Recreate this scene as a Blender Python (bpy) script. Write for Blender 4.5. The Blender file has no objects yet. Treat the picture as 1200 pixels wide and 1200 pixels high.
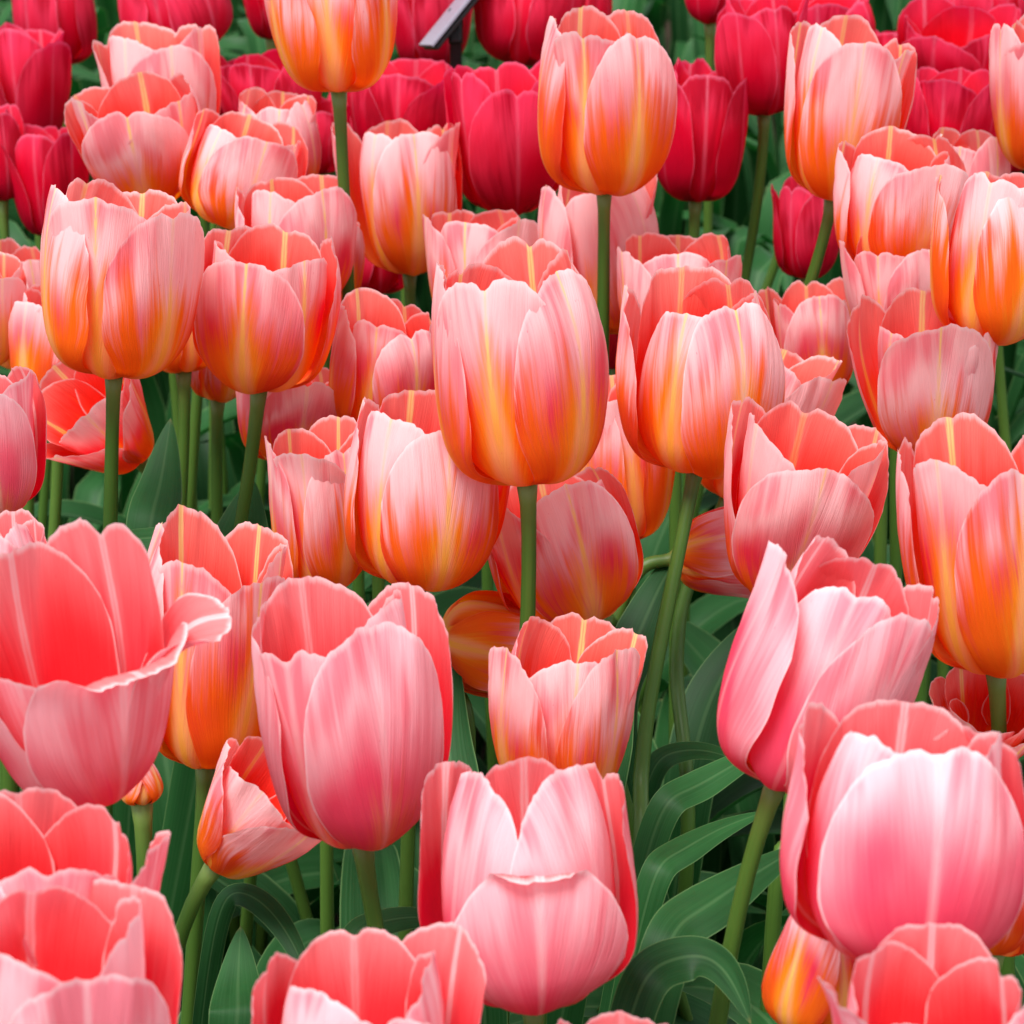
import bpy, math, random
import numpy as np
from mathutils import Vector, Matrix

# ------------------------------------------------------------------ camera, sky, sun
SC = bpy.context.scene
COL = SC.collection
F = 3200.0                                   # focal length in pixels of the 1200 px photograph
PITCH = math.radians(24.0)
CAM = Vector((0.0, 0.0, 1.10))
FWD = Vector((0, math.cos(PITCH), -math.sin(PITCH)))
RIGHT = Vector((1, 0, 0))
UPC = Vector((0, math.sin(PITCH), math.cos(PITCH)))

cd = bpy.data.cameras.new('camera')
cam = bpy.data.objects.new('camera', cd)
COL.objects.link(cam)
cam.location = CAM
cam.rotation_euler = (math.radians(90) - PITCH, 0, 0)
cd.sensor_width = 36.0
cd.lens = F / 1200.0 * 36.0
cd.clip_start = 0.05
cd.clip_end = 2000.0
cd.dof.use_dof = True
cd.dof.focus_distance = 1.22
cd.dof.aperture_fstop = 24.0
SC.camera = cam

SUN_EL, SUN_AZ = math.radians(66), math.radians(215)     # high, from behind the photographer's left
world = bpy.data.worlds.new('World')
SC.world = world
world.use_nodes = True
wt = world.node_tree
wt.nodes.clear()
wo = wt.nodes.new('ShaderNodeOutputWorld')
bg = wt.nodes.new('ShaderNodeBackground')
sky = wt.nodes.new('ShaderNodeTexSky')
sky.sky_type = 'NISHITA'
sky.sun_disc = False
sky.sun_elevation = SUN_EL
sky.sun_rotation = SUN_AZ
hs = wt.nodes.new('ShaderNodeHueSaturation')
hs.inputs['Saturation'].default_value = 0.15             # cloudy, nearly neutral daylight
wt.links.new(sky.outputs[0], hs.inputs['Color'])
wt.links.new(hs.outputs[0], bg.inputs['Color'])
bg.inputs['Strength'].default_value = 0.065
wt.links.new(bg.outputs[0], wo.inputs['Surface'])

sd = bpy.data.lights.new('sun', 'SUN')
sd.energy = 1.5
sd.angle = math.radians(24)
sd.color = (1.0, 0.97, 0.94)
sun = bpy.data.objects.new('sun', sd)
COL.objects.link(sun)
dsun = Vector((math.sin(SUN_AZ) * math.cos(SUN_EL), math.cos(SUN_AZ) * math.cos(SUN_EL), math.sin(SUN_EL)))
sun.rotation_euler = (-dsun).to_track_quat('-Z', 'Y').to_euler()

SC.view_settings.view_transform = 'Standard'
SC.view_settings.look = 'None'
SC.view_settings.exposure = 1.98
SC.view_settings.gamma = 1.0
SC.render.engine = 'CYCLES'
SC.cycles.use_denoising = True
SC.cycles.max_bounces = 12
SC.cycles.diffuse_bounces = 5
SC.cycles.transmission_bounces = 6

# ------------------------------------------------------------------ node helpers
class G:
    def __init__(s, name):
        s.m = bpy.data.materials.new(name)
        s.m.use_nodes = True
        s.t = s.m.node_tree
        s.t.nodes.clear()
        s.out = s.t.nodes.new('ShaderNodeOutputMaterial')
    def put(s, sock, v):
        if isinstance(v, (int, float)):
            sock.default_value = v
        elif isinstance(v, (tuple, list)):
            sock.default_value = tuple(v) + ((1.0,) if len(sock.default_value) == 4 and len(v) == 3 else ())
        else:
            s.t.links.new(v, sock)
    def mt(s, op, a, b=0.0, clamp=False):
        n = s.t.nodes.new('ShaderNodeMath')
        n.operation = op
        n.use_clamp = clamp
        s.put(n.inputs[0], a)
        s.put(n.inputs[1], b)
        return n.outputs[0]
    def add(s, *a):
        r = a[0]
        for x in a[1:]:
            r = s.mt('ADD', r, x)
        return r
    def mul(s, *a):
        r = a[0]
        for x in a[1:]:
            r = s.mt('MULTIPLY', r, x)
        return r
    def sub(s, a, b): return s.mt('SUBTRACT', a, b)
    def ss(s, x, lo, hi, a=0.0, b=1.0):
        n = s.t.nodes.new('ShaderNodeMapRange')
        n.interpolation_type = 'SMOOTHSTEP'
        s.put(n.inputs[0], x)
        s.put(n.inputs[1], lo); s.put(n.inputs[2], hi); s.put(n.inputs[3], a); s.put(n.inputs[4], b)
        return n.outputs[0]
    def mix(s, f, a, b):
        n = s.t.nodes.new('ShaderNodeMix')
        n.data_type = 'RGBA'
        n.clamp_factor = True
        s.put(n.inputs[0], f); s.put(n.inputs[6], a); s.put(n.inputs[7], b)
        return n.outputs[2]
    def xyz(s, x, y, z):
        n = s.t.nodes.new('ShaderNodeCombineXYZ')
        s.put(n.inputs[0], x); s.put(n.inputs[1], y); s.put(n.inputs[2], z)
        return n.outputs[0]
    def noise(s, vec, scale=1.0, detail=2.0, rough=0.5):
        n = s.t.nodes.new('ShaderNodeTexNoise')
        s.t.links.new(vec, n.inputs['Vector'])
        n.inputs['Scale'].default_value = scale
        n.inputs['Detail'].default_value = detail
        n.inputs['Roughness'].default_value = rough
        return n.outputs[0]
    def attr(s, name):
        n = s.t.nodes.new('ShaderNodeAttribute')
        n.attribute_name = name
        k = s.t.nodes.new('ShaderNodeSeparateXYZ')
        s.t.links.new(n.outputs['Vector'], k.inputs[0])
        return k.outputs[0], k.outputs[1], k.outputs[2]
    def back(s):
        return s.t.nodes.new('ShaderNodeNewGeometry').outputs['Backfacing']
    def coord(s, k='Object'):
        return s.t.nodes.new('ShaderNodeTexCoord').outputs[k]
    def gain(s, col, sat, val):
        n = s.t.nodes.new('ShaderNodeHueSaturation')
        s.put(n.inputs['Saturation'], sat); s.put(n.inputs['Value'], val); s.put(n.inputs['Color'], col)
        return n.outputs[0]
    def finish(s, col, trans_col, trans, rough, spec, bump_h=None, bump=0.1, dist=0.001, sheen=0.0):
        p = s.t.nodes.new('ShaderNodeBsdfPrincipled')
        s.put(p.inputs['Base Color'], col)
        s.put(p.inputs['Roughness'], rough)
        p.inputs['Specular IOR Level'].default_value = spec
        p.inputs['Sheen Weight'].default_value = sheen
        nrm = None
        if bump_h is not None:
            b = s.t.nodes.new('ShaderNodeBump')
            b.inputs['Strength'].default_value = bump
            b.inputs['Distance'].default_value = dist
            s.t.links.new(bump_h, b.inputs['Height'])
            nrm = b.outputs[0]
            s.t.links.new(nrm, p.inputs['Normal'])
        res = p.outputs[0]
        if trans > 0:
            t = s.t.nodes.new('ShaderNodeBsdfTranslucent')
            s.put(t.inputs[0], trans_col)
            if nrm is not None:
                s.t.links.new(nrm, t.inputs['Normal'])
            mx = s.t.nodes.new('ShaderNodeMixShader')
            mx.inputs[0].default_value = trans
            s.t.links.new(res, mx.inputs[1]); s.t.links.new(t.outputs[0], mx.inputs[2])
            res = mx.outputs[0]
        s.t.links.new(res, s.out.inputs['Surface'])
        return s.m

def petal_material(name, C):
    g = G(name)
    u, v, e = g.attr('pet')            # across, along, distance from the margin
    orange, pale, rnd = g.attr('var')
    au = g.mt('ABSOLUTE', u)
    q = g.sub(au, g.mul(v, 0.42))
    r50 = g.mul(rnd, 50.0)
    n1 = g.noise(g.xyz(g.mul(q, 6.5), g.mul(v, .9), g.add(r50, g.mul(u, .9))), 1.0, 3.0, 0.6)
    n2 = g.noise(g.xyz(g.mul(q, 58.0), g.mul(v, 2.2), g.add(r50, g.mul(u, .9))), 1.0, 3.0, 0.65)
    n3 = g.noise(g.xyz(g.mul(u, 1.3), g.mul(v, 1.8), g.add(r50, 7.3)), 1.0, 1.0)
    d1, d2, d3 = g.sub(n1, 0.5), g.sub(n2, 0.5), g.sub(n3, 0.5)
    # outside
    pm = g.add(g.mul(v, 1.0), g.mul(g.sub(1.0, e), 0.42), g.mul(d3, 1.2), g.mul(d1, 0.12), g.mul(d2, 0.16), g.mul(g.sub(pale, 0.5), 0.9))
    pink = g.mix(g.ss(pm, 0.48, 1.16), C['rose'], C['pale'])
    pink = g.mix(g.ss(g.add(d3, g.mul(d1, .6), g.mul(v, .15)), 0.05, 0.32, 0.0, C['mauve_amt']), pink, C['mauve'])
    pink = g.mix(g.ss(g.add(e, g.mul(d2, .05)), 0.045, 0.0, 0.0, 0.55), pink, C['margin'])
    H = g.add(0.15, g.mul(orange, 0.50))
    fv = g.add(g.sub(H, v), g.mul(d1, 1.05), g.mul(d2, 0.30), g.mul(d3, .45), g.mul(g.ss(au, .45, 0.0), 0.12))
    flame = g.mul(g.ss(fv, -0.20, 0.22), g.ss(orange, 0.0, 0.25))
    fire = g.mix(g.ss(g.add(au, g.mul(d1, .8), g.mul(v, .3)), 0.10, 0.60), C['gold'], C['orange'])
    fire = g.mix(g.ss(g.add(g.mul(d3, 1.2), g.mul(d2, .5), g.mul(au, .4)), 0.22, 0.58, 0.0, 0.8), fire, C['ember'])
    col = g.mix(flame, pink, fire)
    rw = g.add(0.026, g.mul(g.mul(orange, 0.22), g.mt('POWER', g.mt('SUBTRACT', 1.0, v, True), 2.2)))
    rib = g.ss(g.add(au, g.mul(d2, 0.09), g.mul(d1, .05)), rw, g.mul(rw, 0.30))
    col = g.mix(g.ss(au, g.mul(rw, 2.6), rw, 0.0, 0.18), col, C['margin'])
    ribc = g.mix(g.ss(v, .35, .95), C['rib'], C['rib_top'])
    col = g.mix(g.mul(rib, C['rib_amt'], g.ss(g.add(n3, g.mul(d1, .9)), .30, .62, .15, 1.0)), col, ribc)
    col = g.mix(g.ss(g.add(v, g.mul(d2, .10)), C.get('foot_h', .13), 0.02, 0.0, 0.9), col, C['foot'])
    sp = g.noise(g.xyz(g.mul(u, 30.0), g.mul(v, 34.0), r50), 1.0, 1.0)
    speck = g.ss(sp, .77, .82, 0.0, .45)
    col = g.mix(speck, col, C['mauve'])
    outer = g.gain(col, 1.0, g.add(1.0, g.mul(d2, 0.13), g.mul(d1, .05)))
    # inside
    im = g.add(v, g.mul(d2, 0.18), g.mul(d3, 0.35))
    inn = g.mix(g.ss(im, 0.30, 0.72), C['in_deep'], C['in_mid'])
    inn = g.mix(g.ss(g.add(im, g.mul(g.sub(1.0, e), 0.30)), 0.76, 1.42), inn, C['in_pale'])
    inn = g.mix(g.mul(g.ss(g.add(g.sub(0.75, v), g.mul(d1, 1.6)), 0.30, 0.70, 0.0, 0.7), g.ss(orange, 0.05, 0.4)), inn, C['orange'])
    inn = g.mix(g.ss(g.add(e, g.mul(d2, .04)), 0.040, 0.0, 0.0, 0.7), inn, C['margin'])
    irib = g.mul(g.ss(g.add(au, g.mul(d2, 0.06)), 0.058, 0.026), g.ss(au, .004, .016, .5, 1.0), g.ss(g.add(v, g.mul(d1, .5)), .25, .75, .25, 1.0), g.ss(rnd, 0.0, .6, .35, 1.0))
    inn = g.mix(g.mul(g.ss(au, .13, .07), g.ss(v, .5, 1.0, .1, .5)), inn, C['in_pale'])
    inn = g.mix(g.mul(irib, C['irib_amt']), inn, g.mix(g.ss(v, .45, 1.0), C['rib'], C['rib_top']))
    inner = g.gain(inn, 1.0, g.add(1.0, g.mul(d2, 0.22)))
    c = g.mix(g.back(), outer, inner)
    tc = g.gain(g.mix(0.5, outer, inner), 1.2, 1.0)
    h = g.add(g.mul(n2, 0.7), g.mul(n1, 0.6))
    return g.finish(c, tc, 0.42, g.add(0.48, g.mul(n1, 0.2)), 0.08, h, 0.40, 0.0018, 0.0)

BLUSH = dict(rose=(.82, .048, .098), pale=(.95, .61, .63), mauve=(.78, .052, .125), mauve_amt=.6, margin=(.94, .76, .77),
             gold=(.95, .41, .022), orange=(.92, .165, .010), ember=(.66, .045, .022), rib=(.93, .50, .060), rib_top=(.94, .72, .28), rib_amt=.92,
             foot=(.82, .52, .06), in_deep=(.88, .035, .012), in_mid=(.90, .034, .020), in_pale=(.92, .22, .18), irib_amt=.92)
PINK = dict(rose=(.84, .085, .165), pale=(.94, .60, .66), mauve=(.76, .050, .12), mauve_amt=.6, margin=(.95, .82, .83),
            gold=(.90, .50, .20), orange=(.88, .32, .10), ember=(.80, .15, .12), rib=(.93, .62, .63), rib_top=(.94, .68, .70), rib_amt=.30,
            foot=(.82, .70, .42), in_deep=(.88, .030, .045), in_mid=(.90, .042, .052), in_pale=(.93, .25, .255), irib_amt=.8)
CRIM = dict(rose=(.72, .003, .034), pale=(.88, .050, .13), mauve=(.36, .001, .014), mauve_amt=.85, margin=(.90, .22, .36),
            gold=(.62, .01, .03), orange=(.62, .006, .02), ember=(.42, .004, .02), rib=(.88, .12, .22), rib_top=(.92, .34, .44), rib_amt=.25,
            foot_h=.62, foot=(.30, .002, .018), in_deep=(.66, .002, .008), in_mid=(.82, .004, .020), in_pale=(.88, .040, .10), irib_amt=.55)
M_BLUSH = petal_material('blush_petal', BLUSH)
M_PINK = petal_material('pink_petal', PINK)
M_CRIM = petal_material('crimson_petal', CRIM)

def leaf_material():
    g = G('tulip_leaf')
    u, v, rnd = g.attr('pet')
    r50 = g.mul(rnd, 50.0)
    n2 = g.noise(g.xyz(g.mul(u, 26.0), g.mul(v, 1.5), r50), 1.0, 2.0)
    n3 = g.noise(g.xyz(g.mul(u, 1.5), g.mul(v, 4.0), r50), 1.0, 3.0)
    c = g.mix(g.add(g.mul(n3, .9), g.mul(g.sub(rnd, .5), .6)), (.004, .032, .006), (.022, .108, .026))
    c = g.mix(g.ss(n2, .35, .75, 0, .16), c, (.07, .17, .07))
    c = g.mix(g.ss(g.mt('ABSOLUTE', u), .10, .02, 0, .3), c, (.10, .20, .08))
    c = g.mix(g.ss(g.mt('ABSOLUTE', u), .93, 1.0, 0, .5), c, (.16, .27, .10))
    c = g.mix(g.ss(g.add(v, g.mul(n3, .06)), 1.0, 1.05, 0, .8), c, (.20, .16, .05))
    return g.finish(c, g.gain(c, 1.2, 1.3), 0.22, g.add(.40, g.mul(n3, .2)), 0.16, n2, 0.12, 0.0010)
M_LEAF = leaf_material()

def stem_material():
    g = G('tulip_stem')
    u, v, rnd = g.attr('pet')
    n = g.noise(g.xyz(g.mul(u, 8.0), g.mul(v, 4.0), g.mul(rnd, 50.0)), 1.0, 3.0)
    c = g.mix(g.add(g.mul(n, .7), g.mul(g.sub(rnd, .5), .5)), (.034, .090, .010), (.090, .165, .024))
    c = g.mix(g.ss(v, .90, 1.0, 0, .5), c, (.20, .27, .06))
    return g.finish(c, c, 0.0, 0.45, 0.35, n, 0.15, 0.001)
M_STEM = stem_material()

# ------------------------------------------------------------------ helpers
def at(x, y, z):
    return CAM + z * (FWD + ((x - 600) / F) * RIGHT - ((y - 600) / F) * UPC)

def link_mesh(name, verts, faces, mat, parent=None, attrs=(), smooth=True):
    me = bpy.data.meshes.new(name)
    me.from_pydata(verts if isinstance(verts, list) else verts.tolist(), [], faces)
    if smooth:
        me.polygons.foreach_set('use_smooth', [True] * len(me.polygons))
    for an, arr in attrs:
        a = me.attributes.new(an, 'FLOAT_VECTOR', 'POINT')
        a.data.foreach_set('vector', np.asarray(arr, dtype=np.float32).ravel())
    me.materials.append(mat)
    me.update()
    o = bpy.data.objects.new(name, me)
    COL.objects.link(o)
    if parent is not None:
        o.parent = parent
    return o

def grid_faces(nu, nv, flip=False):
    fs = []
    for j in range(nv - 1):
        for i in range(nu - 1):
            a = j * nu + i
            q = (a, a + 1, a + nu + 1, a + nu)
            fs.append(q[::-1] if flip else q)
    return fs
FACES = {}
def gf(nu, nv):
    if (nu, nv) not in FACES:
        FACES[(nu, nv)] = grid_faces(nu, nv)
    return FACES[(nu, nv)]

def sstep(x, a, b):
    t = np.clip((x - a) / (b - a), 0, 1)
    return t * t * (3 - 2 * t)

VK = np.array([0, .07, .15, .25, .36, .54, .78, 1.0])
TK = np.array([3, 8, 27, 60, 79, 87, 93, 98.0])

def profile(theta_fn, n=90):
    v = np.linspace(0, 1.12, n)
    th = np.radians(theta_fn(v))
    dv = v[1] - v[0]
    r = np.concatenate([[0], np.cumsum(np.cos((th[1:] + th[:-1]) / 2)) * dv]) + 0.03
    z = np.concatenate([[0], np.cumsum(np.sin((th[1:] + th[:-1]) / 2)) * dv])
    return v, th, r, z

def make_petal(parent, rng, W, H, opening, az, outer, mat, var, kw, lod):
    nu, nv = lod
    P = dict(dopen=0.0, tip=0.0, edge=0.0, hs=1.0, wide=1.0, notch=0.0, fold=0.0, ruffle=1.0)
    P['dopen'] = rng.gauss(0, 3.0); P['tip'] = rng.gauss(0, 11); P['edge'] = rng.gauss(0.0, .05)
    P['hs'] = rng.uniform(.95, 1.05); P['wide'] = rng.uniform(.94, 1.06); P['notch'] = rng.choice([0, 0, .01, .02, .04, -.012])
    P['fold'] = rng.uniform(.5, 1.6); P['ca'] = .62; P['cw'] = .43; P['drop'] = 0
    P.update(kw)
    base_th = lambda v: np.interp(v, VK, TK) - opening * sstep(v, .05, .55)
    vv, _, rr, zz = profile(base_th)
    k1 = vv <= 1.0
    sr, sz = (W / 2) / rr[k1].max(), H / zz[k1].max()
    th_fn = lambda v: base_th(v) - P['dopen'] * sstep(v, .05, .5) + P['tip'] * sstep(v, P['ca'], P['ca'] + P['cw'])
    pv, pth, pr, pz = profile(th_fn)
    pr, pz = pr * sr, pz * sz
    if not outer:
        pr = pr * .83
    R = W / 2
    uu = np.linspace(-1, 1, nu)
    uu = np.sign(uu) * (1 - (1 - np.abs(uu)) ** 1.12)           # denser towards the margins
    tt = np.linspace(0, 1, nv) ** .92
    U, T = np.meshgrid(uu, tt)
    ph = [rng.uniform(0, 6.28) for _ in range(10)]
    rag = (np.sin(U * 5 + ph[0]) * .008 + np.sin(U * 13 + ph[1]) * .003 + np.sin(U * 29 + ph[2]) * .0028 + np.sin(U * 47 + ph[9]) * .0025) * P['ruffle']
    drop = P['drop'] or rng.uniform(.29, .38)
    top = 1.0 - drop * (1 - np.sqrt(np.clip(1 - np.abs(U) ** 2.5, 0, 1))) + rag
    top = top - P['notch'] * np.exp(-(U / .10) ** 2) + .02 * rng.uniform(-1, 1) * U
    V = T * top * P['hs']
    bv = (.20 + .80 * sstep(V, -.10, .50)) * (1 - .10 * sstep(V, .62, 1.0))
    S = U * bv * R * (.86 if outer else .95) * P['wide']
    r0 = np.interp(V, pv, pr); z0 = np.interp(V, pv, pz); th = np.interp(V, pv, pth)
    kc = (1.16 if outer else .90) * rng.uniform(.94, 1.1) + P['edge']
    rc = np.maximum(r0, .42 * R) * kc + .05 * R
    a = S / rc
    lx = rc * np.sin(a)
    d = rc * (1 - np.cos(a))
    # surface relief along the inward normal
    au = np.abs(U)
    relief = P['fold'] * (.020 * np.exp(-(U / .20) ** 2) * sstep(V, .35, 1.0) - .012 * np.exp(-(U / .22) ** 2) * (1 - sstep(V, .2, .7)))
    relief = relief - P['fold'] * .022 * np.exp(-((au - .48) / .22) ** 2) * sstep(V, .25, .8)
    wv = (np.sin(V * 7.5 + ph[3] + np.sign(U) * 1.3) * .5 + np.sin(V * 15 + ph[4] + np.sign(U) * 2.1) * .25)
    relief = relief + P['ruffle'] * .045 * wv * sstep(au, .45, 1.05) * sstep(V, .2, .7)
    relief = relief + P['ruffle'] * .024 * (np.sin(U * 6.3 + ph[5]) + .5 * np.sin(U * 13 + ph[6])) * sstep(V, .62, 1.0)
    relief = relief + .018 * np.sin(U * 3 + V * 4 + ph[7])
    vein = au - .42 * V
    relief = relief + .0060 * (np.sin(vein * 38 + ph[8] + np.sign(U)) + .6 * np.sin(vein * 63 + ph[9] + U * 2)) * sstep(V, .25, .8) * sstep(au, .08, .4)
    relief = relief + P['ruffle'] * .010 * np.sin(U * 19 + ph[8] + V * 3) * sstep(V, .74, 1.02)
    relief = relief - .16 * P['edge'] * sstep(au, .3, 1.0) * sstep(V, .2, .8)
    d = d + relief * R
    nr, nz = -np.sin(th), np.cos(th)
    rad = r0 + nr * d
    zc = z0 + nz * d
    ca, sa = math.cos(az), math.sin(az)
    X = rad * sa + lx * ca
    Y = -rad * ca + lx * sa
    verts = np.stack([X, Y, zc], -1).reshape(-1, 3)
    em = np.minimum((1 - au) * bv * 1.15, (top - T * top) * 1.3)
    pet = np.stack([U, V, np.clip(em, 0, 1)], -1).reshape(-1, 3)
    vr = np.empty_like(pet); vr[:] = (var[0], var[1], rng.random())
    return link_mesh('petal', verts, gf(nu, nv), mat, parent, (('pet', pet), ('var', vr)))

def bez(p0, p1, p2, p3, n):
    t = np.linspace(0, 1, n)[:, None]
    p0, p1, p2, p3 = (np.array(p)[None] for p in (p0, p1, p2, p3))
    return (1 - t) ** 3 * p0 + 3 * (1 - t) ** 2 * t * p1 + 3 * (1 - t) * t * t * p2 + t ** 3 * p3

def spline(pts, n):
    """Catmull-Rom through points"""
    P = np.array(pts, dtype=float)
    P = np.vstack([2 * P[0] - P[1], P, 2 * P[-1] - P[-2]])
    m = len(P) - 3
    out = []
    for t in np.linspace(0, m - 1e-6, n):
        i = int(t); f = t - i
        a, b, c, d = P[i], P[i + 1], P[i + 2], P[i + 3]
        out.append(.5 * (2 * b + (c - a) * f + (2 * a - 5 * b + 4 * c - d) * f * f + (3 * b - a - 3 * c + d) * f ** 3))
    return np.array(out)

def tube(parent, pts, r0, r1, rng, ns=10, name='stem', mat=None):
    pts = np.array(pts)
    n = len(pts)
    T = np.gradient(pts, axis=0)
    T /= np.linalg.norm(T, axis=1)[:, None]
    ref = np.array([0, 1.0, 0.03])
    verts, att = [], []
    rn = rng.random()
    for i in range(n):
        a = np.cross(T[i], ref); a /= np.linalg.norm(a)
        b = np.cross(T[i], a)
        f = i / (n - 1)
        r = r0 + (r1 - r0) * f
        if f > .93:
            r *= 1 + .45 * ((f - .93) / .07) ** 2
        r *= 1 + .035 * math.sin(f * 23 + rn * 40)
        for k in range(ns):
            an = 2 * math.pi * k / ns
            verts.append((pts[i] + r * (math.cos(an) * a + math.sin(an) * b)).tolist())
            att.append((math.sin(an), f, rn))
    faces = []
    for i in range(n - 1):
        for k in range(ns):
            k2 = (k + 1) % ns
            faces.append((i * ns + k, i * ns + k2, (i + 1) * ns + k2, (i + 1) * ns + k))
    faces.append(tuple(range(ns))[::-1])
    faces.append(tuple(range((n - 1) * ns, n * ns)))
    return link_mesh(name, verts, faces, mat or M_STEM, parent, (('pet', att),))

def leaf_geom(pts, width, rng, side=None, nu=11, nv=30, fold=.5, twist=0.0, face=None):
    """blade along a centre line; returns verts, att.  side = preferred across direction"""
    C = spline(pts, nv)
    T = np.gradient(C, axis=0)
    T /= np.linalg.norm(T, axis=1)[:, None]
    V = np.linspace(0, 1, nv)
    wv = width / 2 * (np.clip(.42 + .9 * V, 0, 1) * np.clip(1 - V ** 2.6, 0, 1) ** .8 + .0004)
    ph = rng.uniform(0, 6.28); ph2 = rng.uniform(0, 6.28)
    verts, att = [], []
    rn = rng.random()
    s0 = np.array(side if side is not None else (1, 0, 0), dtype=float)
    uu = np.linspace(-1, 1, nu)
    for i in range(nv):
        if face is not None:
            s0 = np.cross(T[i], face)
        s = s0 - T[i] * np.dot(s0, T[i]); s /= np.linalg.norm(s)
        nrm = np.cross(s, T[i])
        tw = twist * V[i]
        s, nrm = s * math.cos(tw) + nrm * math.sin(tw), nrm * math.cos(tw) - s * math.sin(tw)
        for u in uu:
            fo = fold * (1 - .65 * V[i])
            au = abs(u)
            h = fo * (au ** 1.6) * wv[i] + .06 * wv[i] * math.sin(V[i] * 9 + ph + (2 if u > 0 else 0)) * au ** 2
            x = u * wv[i] * (1 - .25 * fo * au)
            p = C[i] + s * x - nrm * h
            verts.append(p.tolist()); att.append((u, V[i], rn))
    return verts, att

def make_leaf(parent, pts, width, rng, side=None, fold=.5, twist=0.0, nv=30, face=None):
    v, a = leaf_geom(pts, width, rng, side, 11, nv, fold, twist, face)
    return link_mesh('leaf', v, gf(11, nv), M_LEAF, parent, (('pet', a),))

ROOTS = {}
KINDS = {'B': (M_BLUSH, 'pink and orange tulips in the middle of the bed'),
         'P': (M_PINK, 'large pink tulips at the front of the bed'),
         'R': (M_CRIM, 'crimson tulips along the back of the bed')}

def tulip(key, base, top, w, z, kind, label, pitch=None, opening=None, yaw=None, orange=None, pale=None, foot=None, via=None,
          petals=None, leaves=2, hm=None, lod=None, neck=.06, thick=1.0, ground=True):
    rng = random.Random(key)
    mat, group = KINDS[kind]
    r2 = random.Random(key + 'pose')
    pitch = r2.uniform(-9, -2) if pitch is None else pitch
    opening = r2.uniform(-4, 6) if opening is None else opening
    bx, by = base; tx, ty = top
    roll = math.atan2(tx - bx, by - ty)
    hpx = math.hypot(tx - bx, by - ty)
    el = PITCH + math.atan((by - hpx / 2 - 600) / F)
    ee = el + math.radians(pitch)
    W = w * z / F
    low = .11 * w * max(0.0, math.sin(ee))              # the bowl bulges below its base when seen from above
    B = at(bx + math.sin(roll) * low, by - math.cos(roll) * low, z)
    hpx -= low
    Hpx = (hpx - .42 * w * math.sin(ee)) / max(.35, math.cos(ee))
    Hpx = min(max(Hpx, .85 * w), 1.55 * w) if hm is None else hm * w
    H = Hpx * z / F
    # head frame: pitched towards the camera, then rolled about the horizontal view direction
    M = Matrix.Rotation(roll, 3, 'Y') @ Matrix.Rotation(math.radians(pitch), 3, 'X')
    axis = M @ Vector((0, 0, 1))
    yaw = rng.uniform(25, 95) if yaw is None else yaw
    # stem in world space
    if foot is None:
        foot = (bx + rng.uniform(-14, 14) - (tx - bx) * .15, by + 150)
    fp = at(foot[0], foot[1], z)
    # drop the foot pixel's ray onto the vertical plane of the head
    ry = (fp - CAM)
    fp = CAM + ry * (B.y - CAM.y) / ry.y
    dirv = (fp - B)
    k = B.z / max(.02, B.z - fp.z)
    G0 = B + dirv * min(k, 60)
    G0.z = 0.0
    root = bpy.data.objects.new('tulip', None)
    root.empty_display_size = .03
    root.location = G0
    COL.objects.link(root)
    root['label'] = label; root['category'] = 'tulip'; root['group'] = group
    ROOTS[key] = root
    Bl = B - G0
    L = Bl.length
    if via:
        P = [np.array((0, 0, -.01))] + [np.array(CAM + (at(x, y, z * dz) - CAM) - G0) for x, y, dz in via] + [np.array(Bl)]
        pts = spline(P, 40)
    else:
        pts = bez((0, 0, -.01), np.array(Bl) * .4 + np.array((rng.uniform(-.01, .01), rng.uniform(-.01, .01), 0)),
                  np.array(Bl - axis * neck * 1.6), np.array(Bl + axis * .002), 26)
    tube(root, pts, .0039 * thick, .0033 * thick, rng)
    # petals
    if lod is None:
        lod = (41, 41) if w > 150 else (29, 31) if w > 100 else (21, 23)
    o_def, p_def = {'B': (.75, .5), 'P': (.05, .5), 'R': (0.0, .3)}[kind]
    orange = o_def + rng.uniform(-.22, .2) if orange is None and kind == 'B' else (o_def if orange is None else orange)
    pale = p_def + rng.uniform(-.25, .3) if pale is None else pale
    MM = Matrix.Translation(Bl) @ M.to_4x4()
    for i in range(6):
        outer = i < 3
        az = math.radians(yaw + (i % 3) * 120 + (0 if outer else 60) + rng.gauss(0, 5))
        kw = dict((petals or {}).get('all', {}))
        kw.update((petals or {}).get(i, {}))
        az += math.radians(kw.pop('daz', 0))
        p = make_petal(root, rng, W, H, opening, az, outer, mat, (max(0, orange + rng.uniform(-.12, .12)), pale), kw, lod)
        p.matrix_local = MM
    # leaves
    for i in range(leaves):
        an = rng.uniform(0, 6.28)
        ln = rng.uniform(.26, .40) * (1.0 if kind != 'R' else .9)
        out = rng.uniform(.06, .16)
        hgt = min(ln * rng.uniform(.75, .98), B.z * .72)
        dx, dy = math.cos(an), math.sin(an)
        drp = rng.uniform(-.02, .07)
        lp = [(dx * .004, dy * .004, 0), (dx * out * .25, dy * out * .25, hgt * .45), (dx * out * .6, dy * out * .6, hgt * .85),
              (dx * (out + .04), dy * (out + .04), hgt), (dx * (out + .11), dy * (out + .11), hgt - drp)]
        make_leaf(root, lp, rng.uniform(.042, .070), rng, (-dy, dx, 0), rng.uniform(.3, .7), rng.uniform(-.5, .5))
    return root

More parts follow.
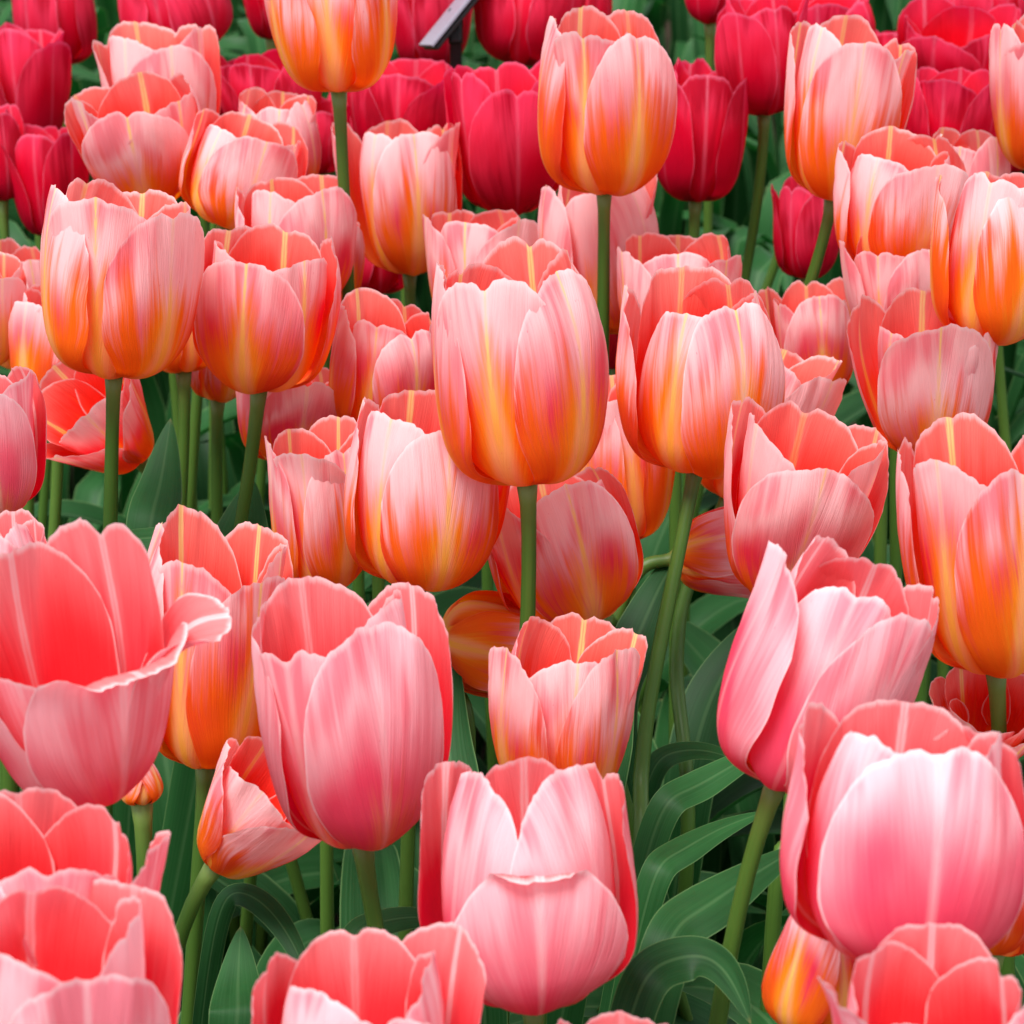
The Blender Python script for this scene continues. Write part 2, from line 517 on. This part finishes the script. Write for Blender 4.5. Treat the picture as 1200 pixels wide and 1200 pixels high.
def leaf_px(key, pts, width, fold=.25, twist=0.0, up=.7):
    """an extra leaf on a plant: passes through photo points (x, y, depth), grows from the plant's foot"""
    root = ROOTS[key]
    rng = random.Random(key + str(pts[0]))
    P = [np.array(at(x, y, z) - root.location) for x, y, z in pts]
    P = [np.array((0, 0, 0.0))] + P
    P = spline(P, 40)
    for _ in range(45):
        P[1:-1] = .5 * P[1:-1] + .25 * (P[:-2] + P[2:])
    face = np.array((-FWD * .8 + Vector((0, 0, up))).normalized())
    return make_leaf(root, P, width, rng, None, fold, twist, 48, face)

# ------------------------------------------------------------------ ground
def ground():
    g = G('soil')
    c = g.coord('Object')
    n = g.noise(c, 9.0, 6.0, .65)
    n2 = g.noise(c, 60.0, 4.0, .6)
    col = g.mix(n, (.018, .012, .008), (.055, .038, .024))
    col = g.mix(g.ss(n2, .55, .75, 0, .5), col, (.085, .062, .04))
    m = g.finish(col, col, 0, .9, .2, n2, .6, .01)
    o = link_mesh('ground', [(-150, -100, 0), (150, -100, 0), (150, 400, 0), (-150, 400, 0)], [(0, 1, 2, 3)], m, None, (), False)
    o['kind'] = 'structure'
ground()

def undergrowth():
    """leafy ground cover: the green mass of foliage under and behind the blooms"""
    rng = random.Random(5)
    V, A, Fc = [], [], []
    nu, nv = 5, 10
    for k in range(4200):
        y = .75 + 4.6 * rng.random() if k < 2000 else rng.uniform(1.9, 5.6)
        half = .45 + y * .46
        x = rng.uniform(-half, half)
        an = rng.uniform(0, 6.28)
        dx, dy = math.cos(an), math.sin(an)
        hgt = rng.uniform(.08, .24) if y < 2.0 else rng.uniform(.18, .42)
        o = rng.uniform(.03, .12)
        lp = [(x, y, 0), (x + dx * o * .3, y + dy * o * .3, hgt * .5), (x + dx * o * .7, y + dy * o * .7, hgt * .9), (x + dx * (o + .06), y + dy * (o + .06), hgt * rng.uniform(.8, 1.02))]
        v, a = leaf_geom(lp, rng.uniform(.032, .062), rng, (-dy, dx, 0), nu, nv, rng.uniform(.3, .7), rng.uniform(-.6, .6))
        b = len(V)
        V += v; A += a
        Fc += [tuple(i + b for i in f) for f in gf(nu, nv)]
    o = link_mesh('leafy_undergrowth', V, Fc, M_LEAF, None, (('pet', A),))
    o['kind'] = 'stuff'
    o['label'] = 'dense green tulip foliage covering the bed under and behind the blooms'
    o['category'] = 'foliage'
undergrowth()

# ------------------------------------------------------------------ the tulips
T = tulip
# --- front
T('F1', (625, 1180), (615, 884), 240, .98, 'P', 'pink tulip at the bottom centre with a torn, folded front petal', pitch=-14, yaw=0, foot=(622, 1300), opening=-4, pale=.55,
  petals={0: dict(hs=.77, drop=.78, tip=-165, ca=.715, cw=.05, daz=-3, notch=.01, wide=1.25, dopen=0, ruffle=.9), 3: dict(hs=1.06, dopen=-1, tip=8, wide=1.05, daz=-2), 5: dict(hs=1.05, dopen=-1, tip=6, wide=.95, daz=-6),
          1: dict(dopen=0, hs=.98), 2: dict(dopen=2, hs=1.0, tip=-5), 4: dict(hs=1.02)})
T('F2', (425, 992), (402, 684), 222, 1.05, 'P', 'large closed pink tulip above the cut-off one at the bottom edge', pitch=-7, yaw=22, foot=(457, 1100), opening=4)
T('F3', (108, 944), (85, 640), 236, .97, 'P', 'wide open pink tulip at the left edge with a curled-back lip', yaw=42, opening=10, pitch=4,
  petals={0: dict(tip=-95, ca=.70, cw=.28, hs=.96, dopen=2, ruffle=1.3, notch=.0, wide=1.15), 1: dict(hs=1.08, dopen=-4, tip=0, wide=1.05), 2: dict(hs=.92, dopen=4, tip=-10),
          3: dict(tip=-70, ca=.66, cw=.4, dopen=14, hs=1.10, wide=.72, ruffle=1.2, daz=-14), 4: dict(hs=1.04, tip=4), 5: dict(hs=.80, dopen=3, tip=-6, notch=0, daz=-8)})
T('F4', (50, 1200), (62, 925), 250, .90, 'P', 'ruffled pink cup at the left edge directly below the wide open tulip', yaw=75, opening=4, pitch=-2)
T('F5', (70, 1330), (75, 1030), 270, .84, 'P', 'pale pink tulip filling the bottom left corner, seen into its cup', yaw=25, opening=3, pitch=-4, pale=.95)
T('F6', (425, 1350), (424, 1092), 235, .86, 'P', 'pink tulip cut off by the bottom edge, red inside, left of the torn one', yaw=15, opening=2, pitch=-5)
T('F7', (1045, 1126), (1065, 826), 275, .90, 'P', 'biggest pale pink tulip, in front at the right edge', pitch=-10, yaw=4, opening=-3, pale=.30, petals={0: dict(hs=1.06, wide=1.12, dopen=-1, tip=6, notch=.02, fold=1.8), 3: dict(hs=1.03), 5: dict(hs=1.04), 1: dict(hs=.97)})
T('F8', (908, 924), (1012, 642), 208, 1.02, 'P', 'mauve pink tulip leaning right, standing over the biggest pink tulip', yaw=42, foot=(870, 1190), pitch=-5, pale=.55, opening=-2)
T('F9', (1090, 1350), (1088, 1102), 230, .82, 'P', 'pink tulip in the bottom right corner with coral inside and white ribs', yaw=50, opening=2, pitch=-5)
T('F10', (722, 1430), (720, 1193), 190, .87, 'P', 'pink tulip of which only the tip shows at the bottom edge', yaw=0)
T('F11', (950, 1210), (965, 1040), 125, .98, 'B', 'small orange tulip tucked behind the lower left of the biggest pink tulip', orange=1.0, opening=-14, pitch=-8, yaw=88)
T('F13', (166, 942), (164, 875), 50, 1.10, 'B', 'small closed yellowish bud peeping out under the wide open tulip', orange=.9, pale=1.0, opening=-22, pitch=-4)
T('F12', (1165, 1120), (1185, 960), 140, 1.04, 'B', 'orange red tulip half hidden at the right edge behind the biggest pink tulip', orange=.9, opening=12)
# --- middle
T('M1', (240, 900), (262, 602), 175, 1.16, 'B', 'tall pink tulip with a dark orange base beside the wide open tulip', yaw=35, orange=.95, foot=(222, 1150))
T('M2', (248, 1020), (325, 912), 158, 1.13, 'B', 'tilted salmon tulip opening to the right, low behind a thick green stalk', orange=.7, opening=20, pitch=4, foot=(240, 1180), hm=.95, yaw=30)
T('M3', (380, 692), (380, 490), 125, 1.30, 'B', 'left one of the two pressed-together tulips left of the central bloom', orange=.7)
T('M3b', (490, 688), (505, 455), 178, 1.22, 'B', 'right one of the two pressed-together tulips left of the central bloom', pitch=-4, yaw=20, orange=.85)
T('M4', (618, 570), (597, 292), 205, 1.17, 'B', 'large pink and orange tulip standing alone in the centre on a straight stalk', pitch=-5, yaw=40, orange=.85, foot=(607, 760))
T('M5', (815, 555), (825, 325), 178, 1.30, 'B', 'pink tulip with glowing orange base right of the central bloom', pitch=-2, yaw=25, orange=.95, foot=(742, 1100), via=[(741, 1100, 1.0), (752, 900, 1.0), (769, 780, 1.0), (797, 640, 1.0)])
T('M5b', (852, 588), (915, 400), 155, 1.40, 'B', 'pink tulip peeping out to the right behind the glowing orange-based one', orange=.9, foot=(802, 1000), opening=8, via=[(803, 1040, 1.0), (793, 780, 1.0), (812, 670, 1.0)])
T('M6', (680, 732), (640, 545), 165, 1.28, 'B', 'orange streaked tulip leaning left behind the straight central stalk', pitch=-8, yaw=10, orange=.8, foot=(700, 800))
T('M7', (735, 635), (718, 440), 125, 1.42, 'B', 'narrow orange tulip wedged at the lower right of the central bloom', orange=1.0)
T('M8', (513, 745), (600, 765), 120, 1.27, 'B', 'drooping orange tulip lying sideways under the central pair', orange=1.2, via=[(545, 950, 1.02), (520, 800, 1.01)], hm=1.0)
T('M9', (650, 940), (670, 728), 172, 1.14, 'B', 'pink tulip with yellow ribs just above the torn front tulip', yaw=55, orange=.75, opening=5, pitch=-9)
T('M10', (905, 708), (950, 475), 195, 1.22, 'B', 'open tulip with fiery red inside, above the mauve leaning tulip', yaw=0, opening=13, pitch=4, orange=.6, foot=(890, 1200), via=[(905, 1100, 1.0), (924, 985, 1.0), (926, 850, 1.0)])
T('M11', (1168, 790), (1135, 495), 190, 1.13, 'B', 'tall orange-based tulip at the right edge on a straight green stalk', pitch=-5, yaw=10, orange=.95, foot=(1180, 1140))
T('M12', (1150, 900), (1150, 775), 130, 1.16, 'B', 'scarlet tulip mostly hidden between three big pink ones at the right', orange=.7, opening=18, pitch=20)
T('M13', (787, 655), (850, 650), 105, 1.36, 'B', 'drooping pale tulip on an arched stalk beside two long slanting stalks', orange=.4, opening=8, via=[(712, 830, 1.0), (722, 730, 1.0), (750, 668, 1.0)], hm=1.0)
# --- left
T('L1', (133, 443), (150, 216), 185, 1.30, 'B', 'pale pink tulip with golden orange base on a straight stalk at the left', pitch=-6, yaw=55, orange=.9, pale=.75, foot=(130, 640), opening=2)
T('L2', (303, 460), (322, 266), 172, 1.37, 'B', 'coral tulip with red inside, right neighbour of the pale golden-based one', pitch=-3, yaw=-10, orange=.85, foot=(275, 615), opening=4)
T('L3', (68, 475), (70, 332), 110, 1.50, 'B', 'small orange tulip below and left of the pale golden-based one', orange=.95, foot=(57, 615))
T('L4', (165, 545), (112, 452), 150, 1.45, 'B', 'wide open tulip with scarlet inside, tilted left below the pale golden-based one', opening=24, pitch=26, orange=.6, foot=(185, 610))
T('L5', (0, 605), (-14, 430), 130, 1.26, 'P', 'pink tulip cut by the left edge at mid height', yaw=15)
T('L6', (30, 430), (28, 282), 105, 1.66, 'B', 'pale pink tulip at the left edge behind an orange one', orange=.5)
T('L6b', (-10, 428), (-12, 300), 95, 1.52, 'B', 'orange tulip cut by the left edge at upper mid height', orange=1.0)
T('L7', (5, 800), (5, 592), 120, 1.10, 'P', 'pale pink tulip tips peeping over the wide open tulip at the left edge')
T('L8', (215, 437), (212, 310), 90, 1.52, 'B', 'small orange tulip squeezed between the golden-based and the coral tulip', orange=.8, foot=(203, 600))
T('L9', (333, 545), (345, 430), 128, 1.43, 'B', 'salmon tulip low behind the coral one with red inside', orange=.6)
T('L10', (445, 506), (455, 348), 130, 1.42, 'B', 'orange ribbed tulip directly left of the central bloom', orange=.8, pitch=2)
T('L11', (198, 205), (192, 32), 135, 1.76, 'B', 'pale pink tulip near the top left in front of a crimson one', orange=.5, pale=.8, yaw=20)
T('L12', (180, 245), (165, 108), 160, 1.64, 'B', 'open tulip with orange inside below the pale one near the top left', orange=.7, opening=14, pitch=6, yaw=0)
T('L13', (262, 265), (305, 138), 138, 1.60, 'B', 'white-pink tulip with a yellow rib leaning right in the upper left', orange=.7, pale=.9, yaw=10)
T('L14', (325, 225), (332, 108), 105, 1.72, 'B', 'light coral tulip behind the leaning white-pink one', orange=.4)
T('L15', (350, 362), (348, 202), 138, 1.54, 'B', 'coral tulip with a yellow rib directly behind the coral one with red inside', orange=.6, opening=4)
T('L22', (388, 370), (396, 222), 72, 1.60, 'B', 'slim orange tulip showing a strip to the right of the coral one with red inside', orange=1.0)
T('L23', (255, 470), (262, 385), 80, 1.56, 'B', 'small salmon tulip low in the shade under the coral one', orange=.8)
T('L16', (397, 108), (390, -70), 143, 1.50, 'B', 'orange tulip on a tall stalk cut by the top edge', pitch=-4, orange=1.1, yaw=60, foot=(400, 220))
T('L17', (480, 322), (475, 138), 130, 1.68, 'B', 'tulip with a yellow-striped red inside in front of the crimson ones', orange=.8, yaw=15)
T('L18', (566, 400), (564, 240), 132, 1.56, 'B', 'pink tulip just behind the left shoulder of the central bloom', orange=.6, yaw=35)
T('L19', (702, 392), (702, 200), 145, 1.60, 'B', 'pale pink tulip just behind a straight green stalk in the upper centre', orange=.6, yaw=55, pale=.7)
T('L20', (708, 228), (706, 12), 152, 1.50, 'B', 'tall orange and pink tulip in the upper centre against crimson tulips', pitch=-2, orange=1.0, yaw=30, foot=(703, 400))
T('L21', (792, 415), (790, 272), 145, 1.52, 'B', 'coral-mouthed tulip directly behind the glowing orange-based one', orange=.6, yaw=50, opening=4)
# --- right
T('R1', (975, 235), (993, 28), 143, 1.55, 'B', 'pale pink tulip with a broad orange rib in the upper right', orange=.8, pale=.8, yaw=0, foot=(935, 330))
T('R2', (1045, 325), (1055, 157), 150, 1.48, 'B', 'white-pink tulip with yellow flames below the upper right one', orange=.7, pale=.8, yaw=20)
T('R3', (1125, 290), (1128, 150), 95, 1.60, 'B', 'small pale tulip behind the white-pink one with yellow flames', orange=.3, pale=.9)
T('R4', (1158, 402), (1172, 195), 150, 1.34, 'B', 'deep orange tulip at the right edge in the upper half', pitch=-6, orange=1.15, yaw=25, foot=(1130, 490))
T('R5', (1215, 200), (1215, 22), 115, 1.55, 'B', 'orange pink tulip sliced by the right edge near the top', orange=.7)
T('R7', (1050, 410), (1045, 264), 122, 1.46, 'B', 'pale tulip in front of the white-pink one with yellow flames', orange=.4, pale=.75, yaw=30)
T('R8', (1090, 542), (1082, 342), 165, 1.36, 'B', 'open tulip with vivid red inside below the deep orange one', orange=.6, opening=9, yaw=0, pitch=2)
T('R9', (955, 470), (945, 332), 105, 1.55, 'B', 'small tulip with a yellow-striped coral inside right of the glowing orange-based one', orange=.7, yaw=0)
# --- crimson ones at the back
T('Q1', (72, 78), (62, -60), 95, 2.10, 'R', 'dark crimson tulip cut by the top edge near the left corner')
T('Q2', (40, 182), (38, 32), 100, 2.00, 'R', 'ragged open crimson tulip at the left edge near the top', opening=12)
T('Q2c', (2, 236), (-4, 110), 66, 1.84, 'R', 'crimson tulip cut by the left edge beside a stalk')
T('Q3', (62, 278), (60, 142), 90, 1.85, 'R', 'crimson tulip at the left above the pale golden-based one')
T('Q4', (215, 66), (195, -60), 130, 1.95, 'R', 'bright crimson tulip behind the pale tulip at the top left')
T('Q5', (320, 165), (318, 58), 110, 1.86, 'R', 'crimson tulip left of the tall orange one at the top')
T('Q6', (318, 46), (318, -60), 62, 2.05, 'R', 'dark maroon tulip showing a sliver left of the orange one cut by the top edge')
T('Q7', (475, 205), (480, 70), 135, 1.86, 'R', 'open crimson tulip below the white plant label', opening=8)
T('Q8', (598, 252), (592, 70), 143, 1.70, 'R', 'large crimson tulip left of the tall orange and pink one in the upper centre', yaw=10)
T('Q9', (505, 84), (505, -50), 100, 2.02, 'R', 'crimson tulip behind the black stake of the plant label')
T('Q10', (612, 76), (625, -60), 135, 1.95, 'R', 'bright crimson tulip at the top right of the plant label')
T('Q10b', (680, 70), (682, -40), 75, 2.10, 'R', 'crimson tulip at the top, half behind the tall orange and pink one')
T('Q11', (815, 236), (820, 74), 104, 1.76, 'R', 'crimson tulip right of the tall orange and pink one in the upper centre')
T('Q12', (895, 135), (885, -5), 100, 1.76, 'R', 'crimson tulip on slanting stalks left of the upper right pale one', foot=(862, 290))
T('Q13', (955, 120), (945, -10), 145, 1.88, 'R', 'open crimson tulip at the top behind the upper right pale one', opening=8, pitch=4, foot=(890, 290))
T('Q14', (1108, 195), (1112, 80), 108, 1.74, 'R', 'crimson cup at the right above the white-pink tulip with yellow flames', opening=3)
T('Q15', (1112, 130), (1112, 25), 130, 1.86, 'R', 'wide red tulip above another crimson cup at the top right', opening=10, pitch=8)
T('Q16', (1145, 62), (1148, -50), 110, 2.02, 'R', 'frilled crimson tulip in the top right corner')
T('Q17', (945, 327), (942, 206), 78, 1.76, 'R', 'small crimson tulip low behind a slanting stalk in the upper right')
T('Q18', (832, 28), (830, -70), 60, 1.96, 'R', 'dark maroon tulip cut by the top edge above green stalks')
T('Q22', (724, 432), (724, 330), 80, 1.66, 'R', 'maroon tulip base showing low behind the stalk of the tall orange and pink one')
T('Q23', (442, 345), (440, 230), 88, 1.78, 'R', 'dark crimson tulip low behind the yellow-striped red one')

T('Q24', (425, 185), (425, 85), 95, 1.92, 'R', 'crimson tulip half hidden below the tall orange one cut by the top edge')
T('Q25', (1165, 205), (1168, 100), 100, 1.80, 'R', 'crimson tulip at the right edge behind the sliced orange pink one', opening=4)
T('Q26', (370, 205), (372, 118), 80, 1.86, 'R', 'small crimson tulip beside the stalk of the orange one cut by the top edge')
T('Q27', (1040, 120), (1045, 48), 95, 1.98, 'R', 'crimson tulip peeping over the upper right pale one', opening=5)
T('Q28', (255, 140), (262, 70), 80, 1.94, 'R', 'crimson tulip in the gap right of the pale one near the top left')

# ------------------------------------------------------------------ leaves that show in the gaps
leaf_px('F1', [(748, 1180, 1.04), (800, 1092, 1.07), (860, 1038, 1.10), (950, 985, 1.14)], .030, fold=.2)
leaf_px('F1', [(715, 1220, 1.00), (752, 1150, 1.02), (810, 1112, 1.03), (852, 1128, 1.02), (880, 1200, 1.0)], .026, fold=.2, up=1.0)
leaf_px('M5', [(740, 960, 1.36), (775, 890, 1.37), (830, 874, 1.36), (905, 912, 1.33)], .018, fold=.2, up=1.2)
leaf_px('M5b', [(795, 1000, 1.44), (815, 870, 1.45), (850, 775, 1.46), (920, 700, 1.47)], .040, fold=.2)
leaf_px('M9', [(745, 1000, 1.22), (790, 945, 1.23), (850, 900, 1.24), (930, 860, 1.26)], .022, fold=.2, up=1.0)
leaf_px('M9', [(745, 1080, 1.15), (775, 1020, 1.16), (830, 975, 1.18), (900, 950, 1.20)], .020, fold=.25, up=1.0)
leaf_px('M2', [(272, 1260, 1.12), (277, 1180, 1.13), (282, 1085, 1.15)], .032, fold=.1, up=.2)
leaf_px('M2', [(235, 1110, 1.16), (262, 1050, 1.16), (305, 1045, 1.15), (350, 1110, 1.13), (372, 1180, 1.12)], .016, fold=.3, up=1.0)
leaf_px('L1', [(165, 700, 1.36), (185, 590, 1.38), (200, 490, 1.40)], .036, up=.3)
leaf_px('L1', [(110, 690, 1.33), (150, 645, 1.33), (215, 622, 1.33), (290, 640, 1.33)], .022, up=1.2)
leaf_px('L2', [(262, 740, 1.40), (280, 640, 1.41), (296, 560, 1.42)], .046, up=.4)
leaf_px('M9', [(575, 1080, 1.20), (535, 960, 1.22), (522, 850, 1.24), (535, 770, 1.26)], .034, up=.4)
leaf_px('M6', [(705, 900, 1.33), (735, 790, 1.34), (765, 700, 1.35), (800, 640, 1.37)], .034, up=.5)
leaf_px('F2', [(395, 1170, 1.11), (430, 1095, 1.12), (480, 1070, 1.12), (545, 1085, 1.12)], .018, up=1.2)
leaf_px('M4', [(690, 1000, 1.22), (712, 870, 1.24), (740, 770, 1.27)], .032, up=.4)

# ------------------------------------------------------------------ plant label
def plant_label():
    def plain(name, c, rough):
        g = G(name)
        n = g.noise(g.coord('Object'), 300.0, 3.0)
        return g.finish(g.mix(n, c, tuple(x * .8 for x in c)), c, 0, rough, .4, n, .05, .0005)
    mw, mb = plain('label_grey', (.24, .23, .29), .4), plain('stake_black', (.012, .012, .014), .45)
    z = 1.93
    p = at(535, 80, z)
    root = bpy.data.objects.new('plant_label', None)
    root.location = (p.x, p.y, 0)
    COL.objects.link(root)
    root['label'] = 'pale grey plant label slanting on a black stake among the crimson tulips'
    root['category'] = 'plant label'
    loc = Vector(root.location)
    def box(name, a, b, hw, ht, mat, wdir):
        a, b = Vector(a), Vector(b)
        d = (b - a).normalized()
        s = (Vector(wdir) - d * d.dot(Vector(wdir))).normalized()
        n = d.cross(s)
        vs = [tuple(q + s * x * hw + n * y * ht) for q in (a, b) for x, y in ((-1, -1), (1, -1), (1, 1), (-1, 1))]
        fs = [(0, 3, 2, 1), (4, 5, 6, 7), (0, 1, 5, 4), (1, 2, 6, 5), (2, 3, 7, 6), (3, 0, 4, 7)]
        o = link_mesh(name, vs, fs, mat, root, (), False)
        m = o.modifiers.new('bevel', 'BEVEL'); m.width = min(hw, ht) * .5; m.segments = 3
        return o
    k = z / F
    top = at(533, -5, z) - loc
    box('stake', (0, 0, 0), at(534, 40, z) - loc, .0042, .0034, mb, (1, 0, 0))
    box('socket', at(534, 52, z) - loc, at(534, 10, z) - loc, .0052, .0046, mb, (1, 0, 0))
    a, b = at(499, 54, z - .012) - loc, at(560, -22, z - .012) - loc
    box('backing', a + Vector((.003, .004, -.003)), b + Vector((.003, .004, -.003)), .024, .0016, mb, (.35, 1, .4))
    box('plate', a, b, .024, .0012, mw, (.35, 1, .4))
plant_label()
